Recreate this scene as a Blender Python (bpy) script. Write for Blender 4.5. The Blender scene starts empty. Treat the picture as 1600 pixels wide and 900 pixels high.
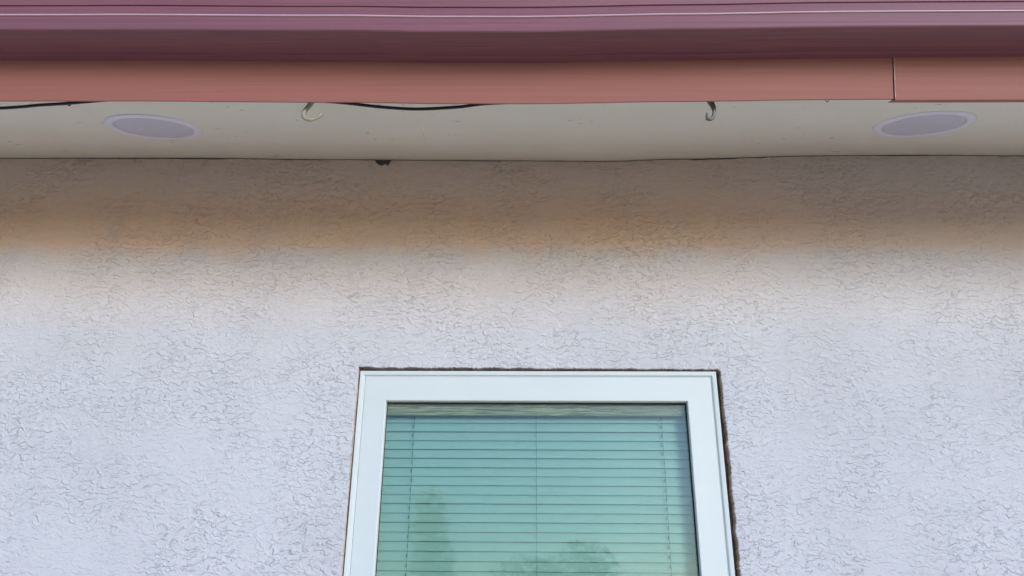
import bpy, bmesh, math, random
from mathutils import Vector
from mathutils.geometry import tessellate_polygon
random.seed(7)
scene = bpy.context.scene
COL = scene.collection

# ------------------------------------------------------------------ camera
PITCH, YAW, ROLL = 22.65, 1.063, 0.4325
cam = bpy.data.cameras.new('camera')
cam.sensor_width = 36.0
cam.lens = 36.0 * 1250 / 1600
cam.clip_start, cam.clip_end = 0.05, 3000
camo = bpy.data.objects.new('camera', cam)
COL.objects.link(camo)
camo.location = (0, -2.0, 1.55)
_p, _y, _r = map(math.radians, (PITCH, YAW, ROLL))
fwd = Vector((-math.sin(_y) * math.cos(_p), math.cos(_y) * math.cos(_p), math.sin(_p)))
rt = Vector((math.cos(_y), math.sin(_y), 0))
up = rt.cross(fwd)
rt2 = math.cos(_r) * rt + math.sin(_r) * up
up2 = -math.sin(_r) * rt + math.cos(_r) * up
from mathutils import Matrix
camo.rotation_euler = Matrix((rt2, up2, -fwd)).transposed().to_euler()
scene.camera = camo

# ------------------------------------------------------------------ sky, sun, exposure
SUN_EL, SUN_AZ = 15.4, 31.0          # azimuth towards +X from straight in front of the wall
w = bpy.data.worlds.new('World')
scene.world = w
w.use_nodes = True
nt = w.node_tree
bg = nt.nodes['Background']
sky = nt.nodes.new('ShaderNodeTexSky')
sky.sky_type = 'NISHITA'
sky.sun_disc = False
sky.ozone_density = 7.0
sky.dust_density = 1.5
sky.sun_elevation = math.radians(SUN_EL)
sky.sun_rotation = math.radians(180 - SUN_AZ)
nt.links.new(sky.outputs[0], bg.inputs[0])
bg.inputs[1].default_value = 0.15
sl = bpy.data.lights.new('sun', 'SUN')
sl.energy = 1.0
sl.angle = math.radians(19)
sl.color = (1.0, 0.95, 0.90)
so = bpy.data.objects.new('sun', sl)
COL.objects.link(so)
_e, _a = math.radians(SUN_EL), math.radians(SUN_AZ)
sd = Vector((math.sin(_a) * math.cos(_e), -math.cos(_a) * math.cos(_e), math.sin(_e)))
so.rotation_euler = sd.to_track_quat('Z', 'Y').to_euler()
so.location = sd * 30
scene.view_settings.view_transform = 'Standard'
scene.view_settings.look = 'None'
scene.view_settings.gamma = 1.0
scene.cycles.use_denoising = True
scene.cycles.denoising_prefilter = 'NONE'
scene.cycles.denoising_quality = 'HIGH'
scene.cycles.use_adaptive_sampling = False
scene.view_settings.exposure = 0.70


# ------------------------------------------------------------------ helpers
def tag(o, label=None, cat=None, group=None, kind=None):
    for k, v in (('label', label), ('category', cat), ('group', group), ('kind', kind)):
        if v:
            o[k] = v
    return o


def empty(name, loc=(0, 0, 0)):
    o = bpy.data.objects.new(name, None)
    o.empty_display_size = 0.05
    o.location = loc
    COL.objects.link(o)
    return o


def link(name, me, mat, parent=None, smooth=False):
    me.materials.append(mat)
    if smooth:
        me.polygons.foreach_set('use_smooth', [True] * len(me.polygons))
    o = bpy.data.objects.new(name, me)
    COL.objects.link(o)
    if parent:
        o.parent = parent
        o.location = -parent.location
    return o


def mesh(name, vs, fs, mat, parent=None, smooth=False, sharp=None):
    me = bpy.data.meshes.new(name)
    me.from_pydata([tuple(v) for v in vs], [], fs)
    bm = bmesh.new()
    bm.from_mesh(me)
    bmesh.ops.recalc_face_normals(bm, faces=bm.faces)
    bm.to_mesh(me)
    bm.free()
    o = link(name, me, mat, parent, smooth)
    if smooth and sharp:
        me.set_sharp_from_angle(angle=math.radians(sharp))
    return o


def box(vs, fs, x0, x1, y0, y1, z0, z1):
    n = len(vs)
    vs += [(x, y, z) for z in (z0, z1) for y in (y0, y1) for x in (x0, x1)]
    fs += [tuple(n + i for i in f) for f in ((0, 2, 3, 1), (4, 5, 7, 6), (0, 1, 5, 4), (2, 6, 7, 3), (0, 4, 6, 2), (1, 3, 7, 5))]


def interp(tab, x):
    if x <= tab[0][0]:
        return tab[0][1]
    for (a, va), (b, vb) in zip(tab, tab[1:]):
        if x <= b:
            t = (x - a) / (b - a)
            t = t * t * (3 - 2 * t)
            return va + (vb - va) * t
    return tab[-1][1]


def sweep(name, profile, xs, dz, mat, parent=None, closed=True, smooth=False, sharp=30):
    """profile: (y, z) list, extruded along X with a vertical offset dz(x, y)."""
    n = len(profile)
    vs = [(x, y, z + dz(x, y)) for x in xs for (y, z) in profile]
    fs = []
    m = n if closed else n - 1
    for i in range(len(xs) - 1):
        for j in range(m):
            a, b = i * n + j, i * n + (j + 1) % n
            fs.append((a, b, b + n, a + n))
    if closed:
        fs.append(tuple(range(n)))
        fs.append(tuple(range((len(xs) - 1) * n, len(xs) * n))[::-1])
    return mesh(name, vs, fs, mat, parent, smooth, sharp)


def tube(path, radii, seg=10, flat=1.0, wide=None):
    """Tube along 3-D points; radii per point = half width in the path's XZ plane, flat = ratio along Y."""
    vs, fs = [], []
    P = [Vector(p) for p in path]
    for i, p in enumerate(P):
        t = (P[min(i + 1, len(P) - 1)] - P[max(i - 1, 0)]).normalized()
        s = t.cross(Vector((0, 1, 0))).normalized()
        q = s.cross(t).normalized()
        for k in range(seg):
            a = 2 * math.pi * k / seg
            vs.append(p + s * math.cos(a) * radii[i] + q * math.sin(a) * radii[i] * flat)
    for i in range(len(P) - 1):
        for k in range(seg):
            a, b = i * seg + k, i * seg + (k + 1) % seg
            fs.append((a, b, b + seg, a + seg))
    fs.append(tuple(range(seg))[::-1])
    fs.append(tuple(range((len(P) - 1) * seg, len(P) * seg)))
    return vs, fs


def spline(pts, n=6):
    """Catmull-Rom through tuples of any length."""
    out = []
    for i in range(len(pts) - 1):
        p0, p1, p2, p3 = pts[max(i - 1, 0)], pts[i], pts[i + 1], pts[min(i + 2, len(pts) - 1)]
        for k in range(n):
            t = k / n
            out.append(tuple(0.5 * ((2 * b) + (c - a) * t + (2 * a - 5 * b + 4 * c - d) * t * t + (3 * b - a - 3 * c + d) * t ** 3)
                             for a, b, c, d in zip(p0, p1, p2, p3)))
    out.append(pts[-1])
    return out


def frange(a, b, n):
    return [a + (b - a) * i / n for i in range(n + 1)]


# ------------------------------------------------------------------ materials
class NT:
    def __init__(s, name):
        s.m = bpy.data.materials.new(name)
        s.m.use_nodes = True
        s.t = s.m.node_tree
        s.b = s.t.nodes['Principled BSDF']
        s.tc = s.t.nodes.new('ShaderNodeTexCoord').outputs['Object']

    def N(s, kind, ins=None, **kw):
        n = s.t.nodes.new('ShaderNode' + kind)
        for k, v in kw.items():
            setattr(n, k, v)
        for k, v in (ins or {}).items():
            if isinstance(v, bpy.types.NodeSocket):
                s.t.links.new(v, n.inputs[k])
            else:
                n.inputs[k].default_value = v
        return n

    def scale(s, v, sc):
        return s.N('VectorMath', {0: v, 1: sc}, operation='MULTIPLY').outputs[0]

    def noise(s, v, sc=1.0, det=4, rough=0.5, dist=0.0, out=0):
        return s.N('TexNoise', {'Vector': v, 'Scale': sc, 'Detail': det, 'Roughness': rough, 'Distortion': dist}).outputs[out]

    def ramp(s, v, a, b, lo=0.0, hi=1.0, smooth=True):
        return s.N('MapRange', {'Value': v, 'From Min': a, 'From Max': b, 'To Min': lo, 'To Max': hi},
                   interpolation_type='SMOOTHSTEP' if smooth else 'LINEAR').outputs[0]

    def math(s, op, a, b=0.0, c=0.0):
        return s.N('Math', {0: a, 1: b, 2: c}, operation=op).outputs[0]

    def mix(s, f, a, b):
        n = s.t.nodes.new('ShaderNodeMix')
        n.data_type = 'RGBA'
        for k, v in ((0, f), (6, a), (7, b)):
            if isinstance(v, bpy.types.NodeSocket):
                s.t.links.new(v, n.inputs[k])
            else:
                n.inputs[k].default_value = (*v, 1) if isinstance(v, tuple) else v
        return n.outputs[2]

    def set(s, key, v):
        if isinstance(v, bpy.types.NodeSocket):
            s.t.links.new(v, s.b.inputs[key])
        else:
            s.b.inputs[key].default_value = (*v, 1) if isinstance(v, tuple) else v
        return s

    def bump(s, h, strength=1.0, dist=1.0):
        n = s.N('Bump', {'Height': h, 'Strength': strength, 'Distance': dist})
        s.t.links.new(n.outputs[0], s.b.inputs['Normal'])
        return s


def plain(name, c, rough=0.5, var=0.06, sc=30, metal=0.0, bumpd=0.0):
    k = NT(name)
    n = k.noise(k.tc, sc, 5, 0.6)
    lo = tuple(x * (1 - var) for x in c)
    hi = tuple(min(1, x * (1 + var)) for x in c)
    k.set('Base Color', k.mix(k.ramp(n, 0.3, 0.7), lo, hi)).set('Roughness', rough).set('Metallic', metal)
    if bumpd:
        k.bump(k.noise(k.tc, sc * 8, 3), 1.0, bumpd)
    return k.m


def mat_stucco():
    k = NT('painted stucco')
    def warp(v, sc, amp, det):
        q = k.noise(v, sc, det, 0.55, out=1)
        q = k.N('VectorMath', {0: q, 1: (0.5, 0.5, 0.5)}, operation='SUBTRACT').outputs[0]
        return k.N('VectorMath', {0: v, 1: k.scale(q, (amp, 0.0, amp))}, operation='ADD').outputs[0]
    # trowel-skip lips: wavering, broken ledges that stand proud above and drop off sharply below
    p = warp(k.tc, 70.0, 0.018, 3)
    ps = k.N('SeparateXYZ', {0: p})
    pz, px = ps.outputs['Z'], ps.outputs['X']
    h = None
    for ax, fr, amp, sc, cut in ((pz, 54.0, 7.0, (9, 9, 12), 0.50), (pz, 88.0, 13.0, (12, 12, 10), 0.53), (px, 62.0, 10.0, (10, 10, 13), 0.64)):
        ph = k.math('MULTIPLY_ADD', ax, fr, k.math('MULTIPLY', k.noise(k.scale(p, sc), 1.0, 3, 0.55), amp))
        f = k.math('FRACT', ph)
        lip = k.math('MULTIPLY', k.ramp(f, 0.0, 0.10), k.math('POWER', k.math('SUBTRACT', 1.0, f), 2.2))
        brk = k.ramp(k.noise(k.scale(k.tc, (30 + fr / 5, 30, 60 + fr / 4)), 1.0, 2, 0.5), cut - 0.10, cut + 0.12)
        lip = k.math('MULTIPLY', lip, brk)
        h = lip if h is None else k.math('MAXIMUM', h, lip)
    mask = k.ramp(k.noise(k.tc, 5.0, 3), 0.34, 0.62, 0.35, 1.0)
    grain = k.noise(k.tc, 260, 4, 0.7)
    lump = k.noise(k.tc, 40, 4, 0.6)
    hh = k.math('MULTIPLY', k.math('MULTIPLY', h, mask), 0.0037)
    hh = k.math('MULTIPLY_ADD', grain, 0.0010, hh)
    hh = k.math('MULTIPLY_ADD', lump, 0.0022, hh)
    c = k.mix(k.ramp(k.noise(k.tc, 2.2, 4), 0.35, 0.65), (0.585, 0.585, 0.60), (0.63, 0.63, 0.645))
    c = k.mix(k.ramp(k.noise(k.tc, 120, 3), 0.62, 0.75, 0, 0.35), c, (0.42, 0.37, 0.34))
    # warm half-shade below the eave, painted into the colour, blotchy along the wall
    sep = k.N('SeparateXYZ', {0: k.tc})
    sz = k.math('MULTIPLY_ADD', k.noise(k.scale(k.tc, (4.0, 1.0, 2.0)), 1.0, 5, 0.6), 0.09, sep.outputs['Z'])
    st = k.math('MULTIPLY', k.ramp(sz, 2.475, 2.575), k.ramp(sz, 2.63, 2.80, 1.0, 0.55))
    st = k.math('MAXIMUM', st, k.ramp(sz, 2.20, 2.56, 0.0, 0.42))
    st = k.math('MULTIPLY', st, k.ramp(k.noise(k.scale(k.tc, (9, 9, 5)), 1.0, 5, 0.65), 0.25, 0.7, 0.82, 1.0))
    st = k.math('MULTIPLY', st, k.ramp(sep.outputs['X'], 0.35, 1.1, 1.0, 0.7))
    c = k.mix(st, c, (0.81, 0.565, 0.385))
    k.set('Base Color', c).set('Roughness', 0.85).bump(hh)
    k.b.inputs['Specular IOR Level'].default_value = 0.25
    return k.m


def mat_soffit():
    k = NT('painted plywood')
    c = k.mix(k.ramp(k.noise(k.tc, 3, 4), 0.35, 0.65), (0.785, 0.765, 0.67), (0.82, 0.80, 0.705))
    d = k.noise(k.scale(k.tc, (34, 130, 130)), 1.0, 2, 0.5)
    patch = k.ramp(k.noise(k.tc, 5.0, 2), 0.5, 0.62)
    chips = k.math('MULTIPLY', k.ramp(d, 0.70, 0.73), patch)
    c = k.mix(chips, c, (0.20, 0.16, 0.13))
    k.set('Base Color', c).set('Roughness', 0.6)
    g = k.noise(k.scale(k.tc, (6, 220, 220)), 1.0, 4, 0.6)
    k.bump(k.math('MULTIPLY_ADD', chips, -0.0015, k.math('MULTIPLY', g, 0.0004)))
    return k.m


def mat_streak(name, c0, c1, rough, fine=260.0, amp=0.0003):
    """painted metal with fine streaks along X"""
    k = NT(name)
    s1 = k.noise(k.scale(k.tc, (1.2, fine, fine)), 1.0, 4, 0.6)
    s2 = k.noise(k.scale(k.tc, (2.5, 20, 20)), 1.0, 3)
    c = k.mix(k.ramp(s1, 0.3, 0.7), c0, c1)
    c = k.mix(k.ramp(s2, 0.35, 0.7, 0, 0.35), c, c0)
    k.set('Base Color', c).set('Roughness', rough).bump(s1, 1.0, amp)
    return k.m


def mat_glass():
    k = NT('window glass')
    t = k.t
    out = t.nodes['Material Output']
    tr = k.N('BsdfTransparent', {'Color': (0.81, 0.93, 0.905, 1)})
    gl = k.N('BsdfGlossy', {'Color': (1, 1, 1, 1), 'Roughness': 0.025})
    fr = k.N('Fresnel', {'IOR': 1.5})
    mx = k.N('MixShader', {0: fr.outputs[0], 1: tr.outputs[0], 2: gl.outputs[0]})
    t.links.new(mx.outputs[0], out.inputs['Surface'])
    return k.m


def mat_headrail():
    k = NT('woven wood')
    a = k.noise(k.scale(k.tc, (11, 300, 300)), 1.0, 5, 0.65, 0.6)
    b = k.noise(k.scale(k.tc, (4, 60, 60)), 1.0, 3, 0.5)
    c = k.mix(k.ramp(a, 0.40, 0.62), (0.24, 0.155, 0.085), (0.80, 0.55, 0.33))
    c = k.mix(k.ramp(b, 0.4, 0.6, 0, 0.6), c, (0.36, 0.25, 0.15))
    k.set('Base Color', c).set('Roughness', 0.7).bump(a, 1.0, 0.002)
    return k.m


def mat_ground():
    k = NT('tan concrete')
    c = k.mix(k.ramp(k.noise(k.tc, 0.7, 6, 0.6), 0.3, 0.7), (0.70, 0.49, 0.31), (0.79, 0.56, 0.36))
    c = k.mix(k.ramp(k.noise(k.tc, 90, 3), 0.55, 0.75, 0, 0.4), c, (0.48, 0.36, 0.27))
    k.set('Base Color', c).set('Roughness', 0.9).bump(k.noise(k.tc, 160, 4), 1.0, 0.002)
    return k.m


def mat_mesh_grille():
    k = NT('perforated grille')
    v = k.noise(k.tc, 500.0, 2)
    c = k.mix(k.ramp(v, 0.4, 0.6), (0.59, 0.58, 0.67), (0.65, 0.64, 0.73))
    k.set('Base Color', c).set('Roughness', 0.55)
    return k.m


M_stucco = mat_stucco()
M_soffit = mat_soffit()
M_gutter = mat_streak('pink gutter paint', (0.19, 0.071, 0.090), (0.28, 0.106, 0.118), 0.55, 380.0, 0.0006)
M_bead = mat_streak('pale pink paint', (0.62, 0.42, 0.45), (0.70, 0.50, 0.52), 0.35)  # the bead is one paler pink than the trough
M_fascia = mat_streak('terracotta pink paint', (0.345, 0.130, 0.097), (0.39, 0.152, 0.117), 0.68, 200.0, 0.0003)
M_seam = plain('bare worn metal edge', (0.42, 0.25, 0.20), 0.5, 0.4, 60)
M_vinyl = plain('white vinyl', (0.65, 0.705, 0.68), 0.5, 0.015, 6)
M_glass = mat_glass()
M_slat = plain('pale green blind slat', (0.49, 0.53, 0.485), 0.45, 0.03, 8)
M_cord = plain('blind cord', (0.10, 0.17, 0.15), 0.8)
M_head = mat_headrail()
M_sheath = plain('brown sheathing', (0.14, 0.10, 0.08), 0.9, 0.25, 40)
M_edge = plain('raw brown stucco edge', (0.46, 0.34, 0.26), 0.95, 0.3, 60)
M_sunedge = plain('sunlit edge tan', (0.52, 0.42, 0.32), 0.8, 0.2, 60)  # tan of the sunlit stucco edge, put into the colour
M_room = plain('dim room paint', (0.30, 0.28, 0.25), 0.8)
M_ground = mat_ground()
M_spk = plain('white speaker plastic', (0.82, 0.82, 0.93), 0.4, 0.01)
M_grille = mat_mesh_grille()
M_dark = plain('black rubber', (0.012, 0.012, 0.014), 0.45)
M_hook_clear = plain('yellowed clear plastic', (0.38, 0.36, 0.25), 0.28, 0.15, 90)
M_hook_grey = plain('weathered grey plastic', (0.17, 0.165, 0.14), 0.4, 0.2, 90)
M_steel = plain('rusty steel', (0.10, 0.07, 0.06), 0.5, 0.3, 120)
M_roof = plain('brown roof felt', (0.12, 0.08, 0.07), 0.9)

# ------------------------------------------------------------------ setting: ground
mesh('ground', [(-400, -400, 0), (400, -400, 0), (400, 400, 0), (-400, 400, 0)], [(0, 1, 2, 3)], M_ground)
tag(bpy.data.objects['ground'], kind='structure')

# eave line and wall-top line wander a little, as on the old house
E_TAB = [(-2.2, .007), (-1.17, .007), (-.92, .006), (-.40, .0005), (-.17, -.0039), (0, -.0052), (.33, -.0007), (.667, .0031), (.80, .0033), (1.1, .0030), (2.2, .003)]
W_TAB = [(-2.2, 2.799), (-1.546, 2.7981), (-1.015, 2.7977), (-.525, 2.7909), (-.226, 2.7879), (-.04, 2.7859), (.238, 2.7834), (.442, 2.7904), (.885, 2.8005), (1.16, 2.8013), (1.433, 2.7984), (2.2, 2.797)]
SL = math.radians(18.4)
SN, CS, TN = math.sin(SL), math.cos(SL), math.tan(SL)
eave = lambda x: interp(E_TAB, x)
walltop = lambda x: interp(W_TAB, x)
XA, XB = -4.0, 4.0

# ------------------------------------------------------------------ stucco wall
FX0, FX1, FZ1, FZ0 = -0.4312, 0.4924, 2.1518, 0.93      # window frame outer edge
rw = random.Random(3)


def ragged(n, amp):
    """smooth 1-D jitter with small chips"""
    c = [rw.gauss(0, 1) for _ in range(n + 8)]
    out = []
    for i in range(n + 1):
        v = (c[i] + 2 * c[i + 1] + 3 * c[i + 2] + 2 * c[i + 3] + c[i + 4]) / 9
        out.append((v + 0.35 * c[i + 5]) * amp)
    return out


wall = empty('stucco_wall', (0, 0, 0))
tag(wall, 'pale textured stucco house wall around the white window, below the soffit', 'wall')
HX0, HX1, HZ1, HZ0 = FX0 - .0050, FX1 + .0125, FZ1 + .0082, FZ0 - .010
NTOP, NSIDE = 240, 300
rt_, rr_, rb_, rl_ = ragged(NTOP, .0022), ragged(NSIDE, .0020), ragged(60, .002), ragged(NSIDE, .0009)
hole = []
for i in range(NTOP):                                        # top, left to right
    t = i / NTOP
    c = .010
    z = HZ1 + .0012 - .0045 * t + .7 * rt_[i]
    x = HX0 + (HX1 - HX0) * t
    dxe = min(x - HX0, HX1 - x)
    if dxe < c:
        z -= c - math.sqrt(max(0, c * c - (c - dxe) ** 2)) if HX1 - x < c else 0
    hole.append((x, z))
for i in range(NSIDE):                                       # right, downwards
    t = i / NSIDE
    hole.append((HX1 + rr_[i] - .002 * max(0, 1 - t * 12), HZ1 - .010 + (HZ0 - HZ1 + .010) * t))
for i in range(60):
    t = i / 60
    hole.append((HX1 + (HX0 - HX1) * t, HZ0 + rb_[i]))
for i in range(NSIDE):
    t = i / NSIDE
    hole.append((HX0 + rl_[i], HZ0 + (HZ1 - HZ0) * t))
hc = Vector(((HX0 + HX1) / 2, (HZ0 + HZ1) / 2))


def grow(ring, d):
    n = len(ring)
    out = []
    for i in range(n):
        a, b = Vector(ring[(i - 3) % n]), Vector(ring[(i + 3) % n])
        t = (b - a).normalized()
        nrm = Vector((-t.y, t.x))
        p = Vector(ring[i])
        if (p - hc).dot(nrm) < 0:
            nrm = -nrm
        out.append(tuple(p + nrm * d))
    return out


# top edge of the wall: hairline open joint below the soffit, with one broken-out chip
xs_top = sorted(set([XA, -2.5] + frange(-1.75, 1.75, 700) + [2.5, XB]))
jt = ragged(len(xs_top), .0010)
gap_noise = [max(0.0, rw.gauss(0, 1)) for _ in range(60)]
top = []
for i, x in enumerate(xs_top):
    g = .0020 + abs(jt[i]) * 0.9 + .0012 * gap_noise[int((x + 4) / 8 * 59)]
    d = abs(x + .4155) / .0215
    if d < 1:
        g += .0195 * math.sqrt(1 - d ** 4) * (0.85 + 0.18 * math.sin(x * 310) + 0.1 * math.sin(x * 830 + 1))
    top.append((x, walltop(x) - g))
outer = [(XA, 0.0), (XB, 0.0)] + top[::-1]
r0 = grow(hole, .0035)
poly = [[Vector((x, z, 0)) for x, z in outer], [Vector((x, z, 0)) for x, z in r0]]
flat = poly[0] + poly[1]
vs = [(p.x, 0.0, p.y) for p in flat]
fs = [tuple(t) for t in tessellate_polygon(poly)]
base = len(poly[0])
nh = len(hole)
rings = [base]
for d, y in ((.0012, .0005), (0, .0025), (.0004, .0297)):
    rings.append(len(vs))
    vs += [(x, y, z) for x, z in grow(hole, d)]
for a, b in zip(rings, rings[1:]):
    for i in range(nh):
        j = (i + 1) % nh
        fs.append((a + i, a + j, b + j, b + i))
# top edge thickness
t0 = len(vs)
vs += [(x, .0297, z) for x, z in top[::-1]]
for i in range(len(top) - 1):
    fs.append((2 + i, 3 + i, t0 + i + 1, t0 + i))
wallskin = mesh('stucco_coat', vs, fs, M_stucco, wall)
wallskin.data.materials.append(M_edge)                       # raw broken edge of the coat
for p in wallskin.data.polygons:
    if all(wallskin.data.vertices[i].co.y > .0024 for i in p.vertices) or any(wallskin.data.vertices[i].co.y > .029 for i in p.vertices):
        p.material_index = 1

# crumbled brown filler showing in the broken-out chip
vs, fs = [], []
for i in range(14):
    cx = -.4385 + .046 * i / 13
    hh_ = .0075 + rw.uniform(-.002, .003)
    box(vs, fs, cx - .0017, cx + .0016, .0035 + rw.uniform(0, .004), .022, walltop(cx) - .028, walltop(cx) - .0015 - max(0, hh_ - .0075) * .6)
mesh('chip_filler', vs, fs, M_sheath, wall)

# sheathing behind the stucco and the closed dim room behind the window
vs, fs = [], []
OX0, OX1, OZ0, OZ1 = FX0 + .006, FX1 - .006, FZ0 + .006, FZ1 - .006
for (a, b, c, d) in ((XA, OX0, 0, 3.1), (OX1, XB, 0, 3.1), (OX0, OX1, OZ1, 3.1), (OX0, OX1, 0, OZ0)):
    box(vs, fs, a, b, .030, .110, c, d)
mesh('sheathing', vs, fs, M_sheath, wall)
vs, fs = [], []
box(vs, fs, XA, XB, 3.5, 3.6, 0, 3.1)
box(vs, fs, XA, XA + .1, .112, 3.498, 0, 3.1)
box(vs, fs, XB - .1, XB, .112, 3.498, 0, 3.1)
box(vs, fs, XA, XB, .112, 3.6, 3.102, 3.2)
mesh('room_shell', vs, fs, M_room, wall)

# ------------------------------------------------------------------ window
win = empty('window', ((FX0 + FX1) / 2, 0, FZ0))
tag(win, 'white vinyl framed window set in the stucco wall with closed blinds behind', 'window')
GX0, GX1, GZ1, GZ0 = -0.3585, 0.4130, 2.0725, FZ0 + .079


def frame_ring(profile, mat, name):
    """profile: list of (inset fraction 0..1 from outer edge to glass, y). Mitred rectangle ring."""
    vs, fs = [], []
    for f, y in profile:
        x0 = FX0 + (GX0 - FX0) * f
        x1 = FX1 + (GX1 - FX1) * f
        z0 = FZ0 + (GZ0 - FZ0) * f
        z1 = FZ1 + (GZ1 - FZ1) * f
        vs += [(x0, y, z0), (x1, y, z0), (x1, y, z1), (x0, y, z1)]
    n = len(profile)
    for i in range(n - 1):
        for k in range(4):
            a, b = i * 4 + k, i * 4 + (k + 1) % 4
            fs.append((a, b, b + 4, a + 4))
    return mesh(name, vs, fs, mat, win)


frame_ring([(0, .060), (0, .0035), (.012, .0010), (.03, .0004), (.125, .0012), (.150, .0024), (.165, .0058), (.185, .0064), (.195, .0062)], M_vinyl, 'outer_frame')
frame_ring([(.196, .020), (.196, .0072), (.205, .0050), (.225, .0042), (.60, .0038), (.965, .0030), (.985, .0034), (1.0, .0050), (1.0, .024)], M_vinyl, 'sash')
vs, fs = [], []
box(vs, fs, GX0 - .008, GX1 + .008, .024, .028, GZ0 - .008, GZ1 + .008)
mesh('glass_pane', vs, fs, M_glass, win)
# added strip in the narrow left-hand gap, coloured as the sunlit stucco edge
sv, sfc = [], []
zz = frange(FZ0 + .01, FZ1 - .004, 160)
wob = ragged(170, .0005)
for i, z in enumerate(zz):
    xr = HX0 + .0021 + wob[i]
    sv += [(HX0 - .0006, .020, z), (HX0 - .0006, .0035, z), (xr - .0008, .0045 + abs(wob[-i]), z), (xr, .008, z), (xr, .020, z)]
for i in range(len(zz) - 1):
    for j in range(5):
        a, b = i * 5 + j, i * 5 + (j + 1) % 5
        sfc.append((a, b, b + 5, a + 5))
mesh('sunlit_edge_strip', sv, sfc, M_sunedge, win, True)
# black glazing gasket round the pane
vs, fs = [], []
for (a, b, c, d) in ((GX0, GX0 + .0018, GZ0, GZ1), (GX1 - .0022, GX1, GZ0, GZ1), (GX0 + .0018, GX1 - .0022, GZ1 - .0018, GZ1), (GX0 + .0018, GX1 - .0022, GZ0, GZ0 + .0018)):
    box(vs, fs, a, b, .0205, .0238, c, d)
mesh('glazing_gasket', vs, fs, M_dark, win)
vs, fs = [], []
JX0, JX1, JZ0, JZ1 = GX0 - .010, GX1 + .010, GZ0 - .010, GZ1 + .040
for (a, b, c, d) in ((JX0 - .02, JX0, JZ0, JZ1), (JX1, JX1 + .02, JZ0, JZ1), (JX0 - .02, JX1 + .02, JZ1, JZ1 + .02), (JX0 - .02, JX1 + .02, JZ0 - .02, JZ0)):
    box(vs, fs, a, b, .0285, .140, c, d)
mesh('inner_jamb', vs, fs, M_vinyl, win)

# ------------------------------------------------------------------ venetian blind
BY = .056
blind = empty('venetian_blind', ((GX0 + GX1) / 2, BY, GZ0))
tag(blind, 'closed pale green venetian blind hanging behind the window glass', 'blind')
vs, fs = [], []
box(vs, fs, GX0 - .006, GX1 + .006, .0300, .0405, 2.0415, 2.1080)
mesh('valance', vs, fs, M_head, blind)
PITCH_S, WID = .02271, .0273
tilt = math.radians(75)
prof = []
for side in (1, -1):
    pts = []
    for i in range(5):
        t = -1 + i / 2
        bow = .0022 * (1 - t * t)
        y = -t * 0 + (-(-t) * 0)
        # along the slat (a) and across it (c); lower edge leans outwards
        a_, c_ = t * WID / 2, bow + side * .0004
        yy = a_ * math.cos(tilt) - c_ * math.sin(tilt)
        zz = a_ * math.sin(tilt) + c_ * math.cos(tilt)
        pts.append((yy, zz))
    prof += pts if side == 1 else pts[::-1]
me = bpy.data.meshes.new('slat')
L = (GX1 - GX0) / 2 + .004
pv = [(sx * L, y, z) for sx in (-1, 1) for y, z in prof]
n = len(prof)
pf = [(i, (i + 1) % n, n + (i + 1) % n, n + i) for i in range(n)] + [tuple(range(n)), tuple(range(2 * n - 1, n - 1, -1))]
me.from_pydata(pv, [], pf)
me.materials.append(M_slat)
rs = random.Random(11)
zlow = 2.0275
k = -1
slat_z = []
while zlow - k * PITCH_S > GZ0 + .02:
    zc = zlow - k * PITCH_S + .0120
    o = bpy.data.objects.new('slat', me)
    COL.objects.link(o)
    o.parent = blind
    o.location = (rs.gauss(0, .0006), rs.gauss(0, .0003), zc - blind.location.z + rs.gauss(0, .0004))
    o.rotation_euler = (rs.gauss(0, .022), rs.gauss(0, .0009), 0)
    slat_z.append(zc)
    k += 1
vs, fs = [], []
box(vs, fs, GX0 + .001, GX1 - .001, .048, .066, GZ0 + .002, GZ0 + .018)
mesh('bottom_rail', vs, fs, M_slat, blind)
for cx, rd in ((-.2895, .0013), (.0262, .0004), (.3496, .0013)):
    vs, fs = [], []
    for z in slat_z[1:]:
        xo = rs.gauss(0, .0008)
        a, b = tube([(cx + xo, BY - .0075, z + .0035), (cx + xo + rs.gauss(0, .0008), BY - .0098, z - .0055)], [.0008 * rd / .0013, rd], 5)
        m = len(vs)
        vs += a
        fs += [tuple(i + m for i in f) for f in b]
    a, b = tube([(cx + .0012, BY - .0128, slat_z[0]), (cx + .0012, BY - .0128, GZ0 + .012)], [.0005, .0005], 5)
    m = len(vs)
    vs += a
    fs += [tuple(i + m for i in f) for f in b]
    mesh('ladder_cord', vs, fs, M_cord, blind)

# ------------------------------------------------------------------ soffit
BY0, BZ0 = -.538, 2.603                  # outer bottom corner of the fascia
YS = -.531                               # soffit ends behind the fascia
soffit = empty('soffit', (0, 0, 2.79))
tag(soffit, 'off-white painted sloping soffit boards under the eave, chipped and stained', 'soffit')


def soff_dz(x, y):
    f = min(1, max(0, -y / .5))
    return (walltop(x) - 2.795) * (1 - f) + eave(x) * f


for a, b in ((XA, -1.2580), (-1.2576, -.2642), (-.26385, XB)):
    xs = sorted(set([a, b] + [x for x in frange(-2.2, 2.2, 88) if a < x < b]))
    ys = [.029, 0, -.1, -.2, -.3, -.4, YS]
    prof = [(y, 2.795 + y * TN) for y in ys] + [(y, 2.795 + y * TN + .012) for y in ys[::-1]]
    sweep('soffit_panel', prof, xs, soff_dz, M_soffit, soffit, smooth=True)
prof = [(-.660, 2.800), (3.6, 2.800 + 4.26 * TN), (3.6, 2.86 + 4.26 * TN), (-.660, 2.86)]
sweep('roof_deck', prof, [XA, XB], lambda x, y: 0, M_roof, soffit)

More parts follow.
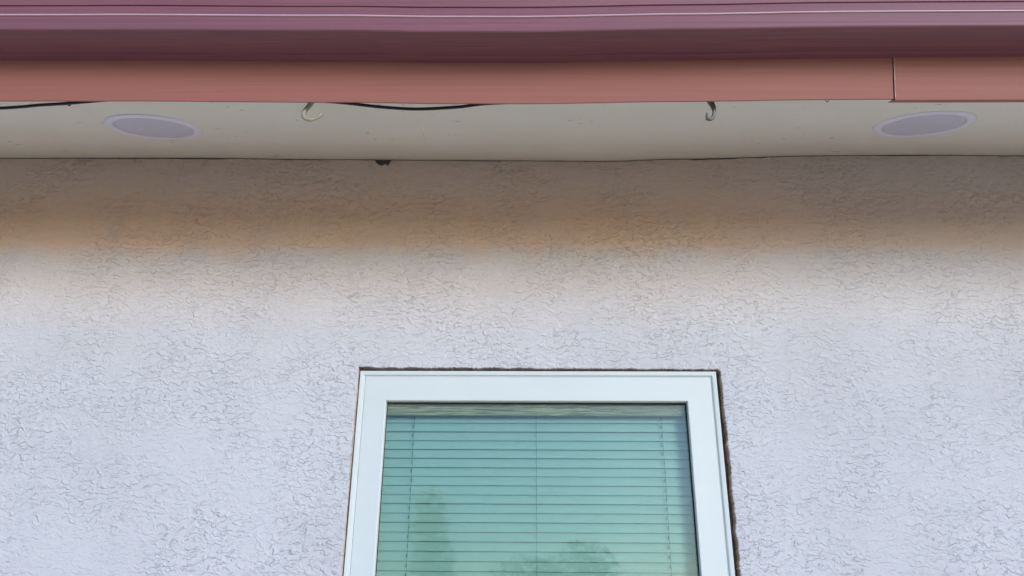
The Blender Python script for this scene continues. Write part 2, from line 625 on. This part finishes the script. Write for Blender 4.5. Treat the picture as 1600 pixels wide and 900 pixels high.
# ------------------------------------------------------------------ fascia
fascia = empty('fascia', (0, BY0, BZ0))
tag(fascia, 'terracotta pink metal fascia strip between the gutter and the soffit, with one overlapped seam', 'fascia')


def fpt(u, v):                            # u outwards, v up along the fascia
    return (BY0 - CS * u - SN * v, BZ0 - SN * u + CS * v)


SEAM = .8035
pl = [fpt(*q) for q in ((-.0065, .0006), (-.0008, 0), (0, .0008), (0, .150), (-.0065, .150))]
xs = sorted(set([XA, SEAM - .0022] + [x for x in frange(-2.2, 2.2, 88) if x < SEAM - .0022]))
sweep('fascia_panel', pl, xs, lambda x, y: eave(x), M_fascia, fascia, smooth=True)
pr = [fpt(*q) for q in ((-.0165, -.0028), (.0014, -.0036), (.0026, -.0024), (.0026, .150), (-.0140, .150))]
xs = sorted(set([XB, SEAM] + [x for x in frange(-2.2, 2.2, 88) if x > SEAM]))
fp = sweep('fascia_panel', pr, xs, lambda x, y: eave(x), M_fascia, fascia, smooth=True)
fp['label'] = 'right-hand fascia panel lapped over the other at the seam'
vs, fs = [], []
e0, e1 = fpt(.0031, .000), fpt(.0031, .150)
g0, g1 = fpt(.0010, .000), fpt(.0010, .150)
vs = [(x, q[0], q[1] + eave(x)) for q in (e0, g0, g1, e1) for x in (SEAM - .0008, SEAM + .0010)]
fs = [(0, 1, 7, 6), (0, 2, 3, 1), (2, 4, 5, 3), (4, 6, 7, 5), (0, 6, 4, 2), (1, 3, 5, 7)]
mesh('seam_edge', vs, fs, M_seam, fascia)
# folded tab under the seam
vs, fs = [], []
t = [fpt(*q) for q in ((.0014, -.0030), (-.0140, -.0034))]
vs = [(SEAM - .0085, *t[1]), (SEAM + .001, *t[1]), (SEAM + .001, *t[0]), (SEAM - .0015, *t[0])]
vs = [(x, y, z + eave(x)) for x, y, z in vs] + [(x, y, z + eave(x) + .0012) for x, y, z in vs]
fs = [(0, 1, 2, 3), (4, 7, 6, 5)] + [(i, (i + 1) % 4, (i + 1) % 4 + 4, i + 4) for i in range(4)]
mesh('seam_tab', vs, fs, M_fascia, fascia)

# ------------------------------------------------------------------ gutter
gutter = empty('gutter', (0, -.62, 2.69))
tag(gutter, 'dusty pink ribbed metal rain gutter running along the top of the eave', 'gutter')
GB = -.5665                               # back of the gutter, on the fascia
GF = -.667                                # front
gp = [(GB, 2.690), (GB - .0225, 2.690), (GB - .0235, 2.6915), (GB - .027, 2.6905), (GF + .006, 2.6905), (GF + .002, 2.6912), (GF, 2.6935),
      (GF - .0005, 2.7255), (GF - .0008, 2.7300), (GF - .0005, 2.7515), (GF + .0020, 2.7525), (GF + .0020, 2.7545), (GF - .0012, 2.7556),
      (GF - .003, 2.775), (GF - .012, 2.795), (GF - .016, 2.815), (GF - .016, 2.822), (GF - .004, 2.822), (GF - .004, 2.818),
      (GF - .013, 2.815), (GF - .009, 2.795), (GF, 2.775), (GF + .004, 2.755), (GF + .004, 2.694), (GB - .003, 2.6935), (GB - .003, 2.79), (GB, 2.79)]
xs = [XA] + frange(-2.2, 2.2, 88) + [XB]
gz = lambda x, y: eave(x) * 1.05
sweep('trough', gp, xs, gz, M_gutter, gutter, smooth=True, sharp=25)
bead = [(GF - .0006 + .0030 * math.cos(a), 2.7280 + .0021 * math.sin(a)) for a in [i * 2 * math.pi / 10 for i in range(10)]]
sweep('bead', [(y - .0006, z) for y, z in bead], xs, gz, M_bead, gutter, smooth=True, sharp=80)

# ------------------------------------------------------------------ soffit speakers


def lathe(prof, seg=72):
    vs, fs = [], []
    for r, h in prof:
        vs += [(r * math.cos(2 * math.pi * i / seg), r * math.sin(2 * math.pi * i / seg), h) for i in range(seg)]
    for j in range(len(prof) - 1):
        for i in range(seg):
            a, b = j * seg + i, j * seg + (i + 1) % seg
            fs.append((a, b, b + seg, a + seg))
    fs.append(tuple(range(seg)))
    fs.append(tuple(range((len(prof) - 1) * seg, len(prof) * seg))[::-1])
    return vs, fs


def speaker(x, y, label):
    z = 2.795 + y * TN + soff_dz(x, y)
    root = empty('ceiling_speaker', (x, y, z))
    root.rotation_euler = (SL + math.pi, 0, 0)          # local +Z points down out of the soffit
    tag(root, label, 'speaker', 'round speakers set in the soffit')
    v, f = lathe([(.1150, -.006), (.1150, .0012), (.1140, .0030), (.1115, .0042), (.0985, .0050), (.0955, .0040), (.0940, .0005), (.0940, -.006)])
    o = mesh('bezel', v, f, M_spk, None, True, 40)
    o.parent = root
    v, f = lathe([(.0926, -.006), (.0926, .0018), (.0900, .0030), (.060, .0042), (.030, .0048), (.002, .0050)])
    o = mesh('grille', v, f, M_grille, None, True, 40)
    o.parent = root
    return root


speaker(-.9395, -.303, 'round white speaker in the soffit, left one, near the yellowed plastic hook')
speaker(.9855, -.311, 'round white speaker in the soffit, right one, behind the fascia seam')

# ------------------------------------------------------------------ hooks, cable, screws
HY = -.510


def hook(name, pts, mat, label, flat):
    root = empty(name, (pts[0][0], HY, pts[0][1] + .004))
    tag(root, label, 'hook', 'plastic hooks under the eave')
    sp = spline(pts, 6)
    v, f = tube([(a, HY + q[0] * 0, b) for a, b, *q in [(p[0], p[1], 0) for p in sp]], [p[2] * 1.3 for p in sp], 12, flat)
    mesh('hook_arm', v, f, mat, root, True, 60)
    return root


h1 = hook('utility_hook', [(-.4770, 2.6300, .0040), (-.4850, 2.6150, .0042), (-.4930, 2.6010, .0040), (-.4960, 2.5920, .0038), (-.4935, 2.5835, .0038), (-.4863, 2.5785, .0036),
                           (-.4760, 2.5770, .0030), (-.4670, 2.5805, .0024), (-.4600, 2.5860, .0028), (-.4575, 2.5905, .0034)], M_hook_clear,
          'yellowed clear plastic hook curling to the right below the fascia', 1.1)
v, f = tube([(-.4600, HY, 2.5840), (-.4570, HY, 2.5915), (-.4572, HY, 2.5975)], [.0036, .0042, .0012], 10, 1.2)
mesh('hook_tip', v, f, M_hook_clear, h1, True, 60)
h2 = hook('utility_hook', [(.4075, 2.6280, .0052), (.4125, 2.6170, .0050), (.4160, 2.6060, .0042), (.4168, 2.5960, .0036), (.4150, 2.5860, .0032), (.4115, 2.5785, .0032),
                           (.4060, 2.5745, .0030), (.4010, 2.5775, .0030), (.3992, 2.5830, .0026)], M_hook_grey,
          'dark grey weathered plastic hook curling to the left below the fascia', 1.1)
v, f = tube([(.3990, HY, 2.5745), (.3996, HY, 2.5840), (.4002, HY, 2.5915)], [.0034, .0032, .0014], 10, 1.2)
mesh('hook_tip', v, f, M_hook_grey, h2, True, 60)

hz = lambda x: (x, -.5272, 2.6158 + eave(x))
cab = [(-1.75, -.505, 2.603), (-1.50, -.505, 2.600), (-1.1861, -.509, 2.6115), (-1.10, -.510, 2.6185), (-1.028, -.514, 2.6205), hz(-.90), hz(-.80), hz(-.70),
       hz(-.60), hz(-.50), (-.4185, -.518, 2.6175), (-.3314, -.511, 2.6105), (-.27, -.510, 2.6055), (-.235, -.510, 2.6045), (-.20, -.510, 2.6060), (-.145, -.511, 2.6095), (-.0800, -.521, 2.6110),
       hz(.05), hz(.2), hz(.33), hz(.5), hz(.667), hz(.8), hz(1.1), hz(1.9)]
sp = spline(cab, 8)
v, f = tube(sp, [.0036] * len(sp), 10)
o = mesh('cable', v, f, M_dark, None, True, 60)
tag(o, 'black cable sagging from behind the fascia along the soffit edge', 'cable')
v, f = tube([(-1.0285, -.512, 2.632), (-1.0285, -.512, 2.6165)], [.0030, .0040], 8)
o = mesh('cable_clip', v, f, M_steel, None, True, 60)
tag(o, 'small dark clip holding the cable at its left-hand run', 'clip')

pts = spline([(.6660, 2.632), (.6662, 2.6228), (.6690, 2.6200), (.6718, 2.6228), (.6720, 2.632)], 5)
v, f = tube([(a, HY, b) for a, b in pts], [.0009] * len(pts), 8)
o = mesh('screw_hook', v, f, M_steel, None, True, 60)
tag(o, 'tiny dark wire cup hook between the grey hook and the fascia seam', 'hook')

# ------------------------------------------------------------------ yard plants across from the house (mirrored in the glass)
M_leaf = plain('leaf', (0.022, 0.032, 0.022), 0.6, 0.4, 3)
M_bark = plain('bark', (0.11, 0.08, 0.055), 0.9, 0.3, 20)


def plant(name, x, y, blobs, trunk_h, label, cat, nleaf):
    root = empty(name, (x, y, 0))
    tag(root, label, cat)
    v, f = tube([(x, y, -.05), (x + .03, y, trunk_h * .5), (x - .02, y, trunk_h)], [.09, .07, .03], 10)
    mesh('trunk', v, f, M_bark, root, True)
    vs, fs = [], []
    rl = random.Random(int(x * 100) + 5)
    tot = sum(b[3] for b in blobs)
    for bx, by, bz, br, bh in blobs:
        v, f = tube([(x, y, trunk_h * .6), (x + bx * .6, y + by * .6, bz - bh * .4), (x + bx, y + by, bz)], [.04, .025, .01], 6)
        mesh('limb', v, f, M_bark, root, True)
        for _ in range(int(nleaf * br / tot)):
            d = Vector((rl.gauss(0, 1), rl.gauss(0, 1), rl.gauss(0, 1))).normalized() * (rl.random() ** .45)
            p = Vector((x + bx + d.x * br, y + by + d.y * br, bz + d.z * bh))
            a = Vector((rl.gauss(0, 1), rl.gauss(0, 1), rl.gauss(0, .6))).normalized() * rl.uniform(.05, .11)
            b = a.cross(Vector((rl.gauss(0, 1), rl.gauss(0, 1), rl.gauss(0, 1)))).normalized() * rl.uniform(.02, .04)
            n = len(vs)
            vs += [p - a, p + b, p + a, p - b]
            fs.append((n, n + 1, n + 2, n + 3))
    mesh('crown', vs, fs, M_leaf, root)


plant('shrub', .55, -12.0, [(-.5, 0, 2.0, .75, .6), (.35, .2, 2.15, .7, .65), (.9, -.1, 1.5, .6, .6), (-.9, .1, 1.2, .6, .6), (0, 0, 1.3, .9, .7)], 1.4,
      'broad leafy shrub across the yard, mirrored as a dark patch low in the glass', 'shrub', 3600)
plant('slender_tree', -1.75, -13.0, [(0, 0, 3.1, .35, .75), (.1, .1, 2.4, .42, .6), (-.1, -.1, 1.8, .40, .5)], 2.6,
      'slender upright tree across the yard, mirrored as a faint streak in the glass', 'tree', 2200)
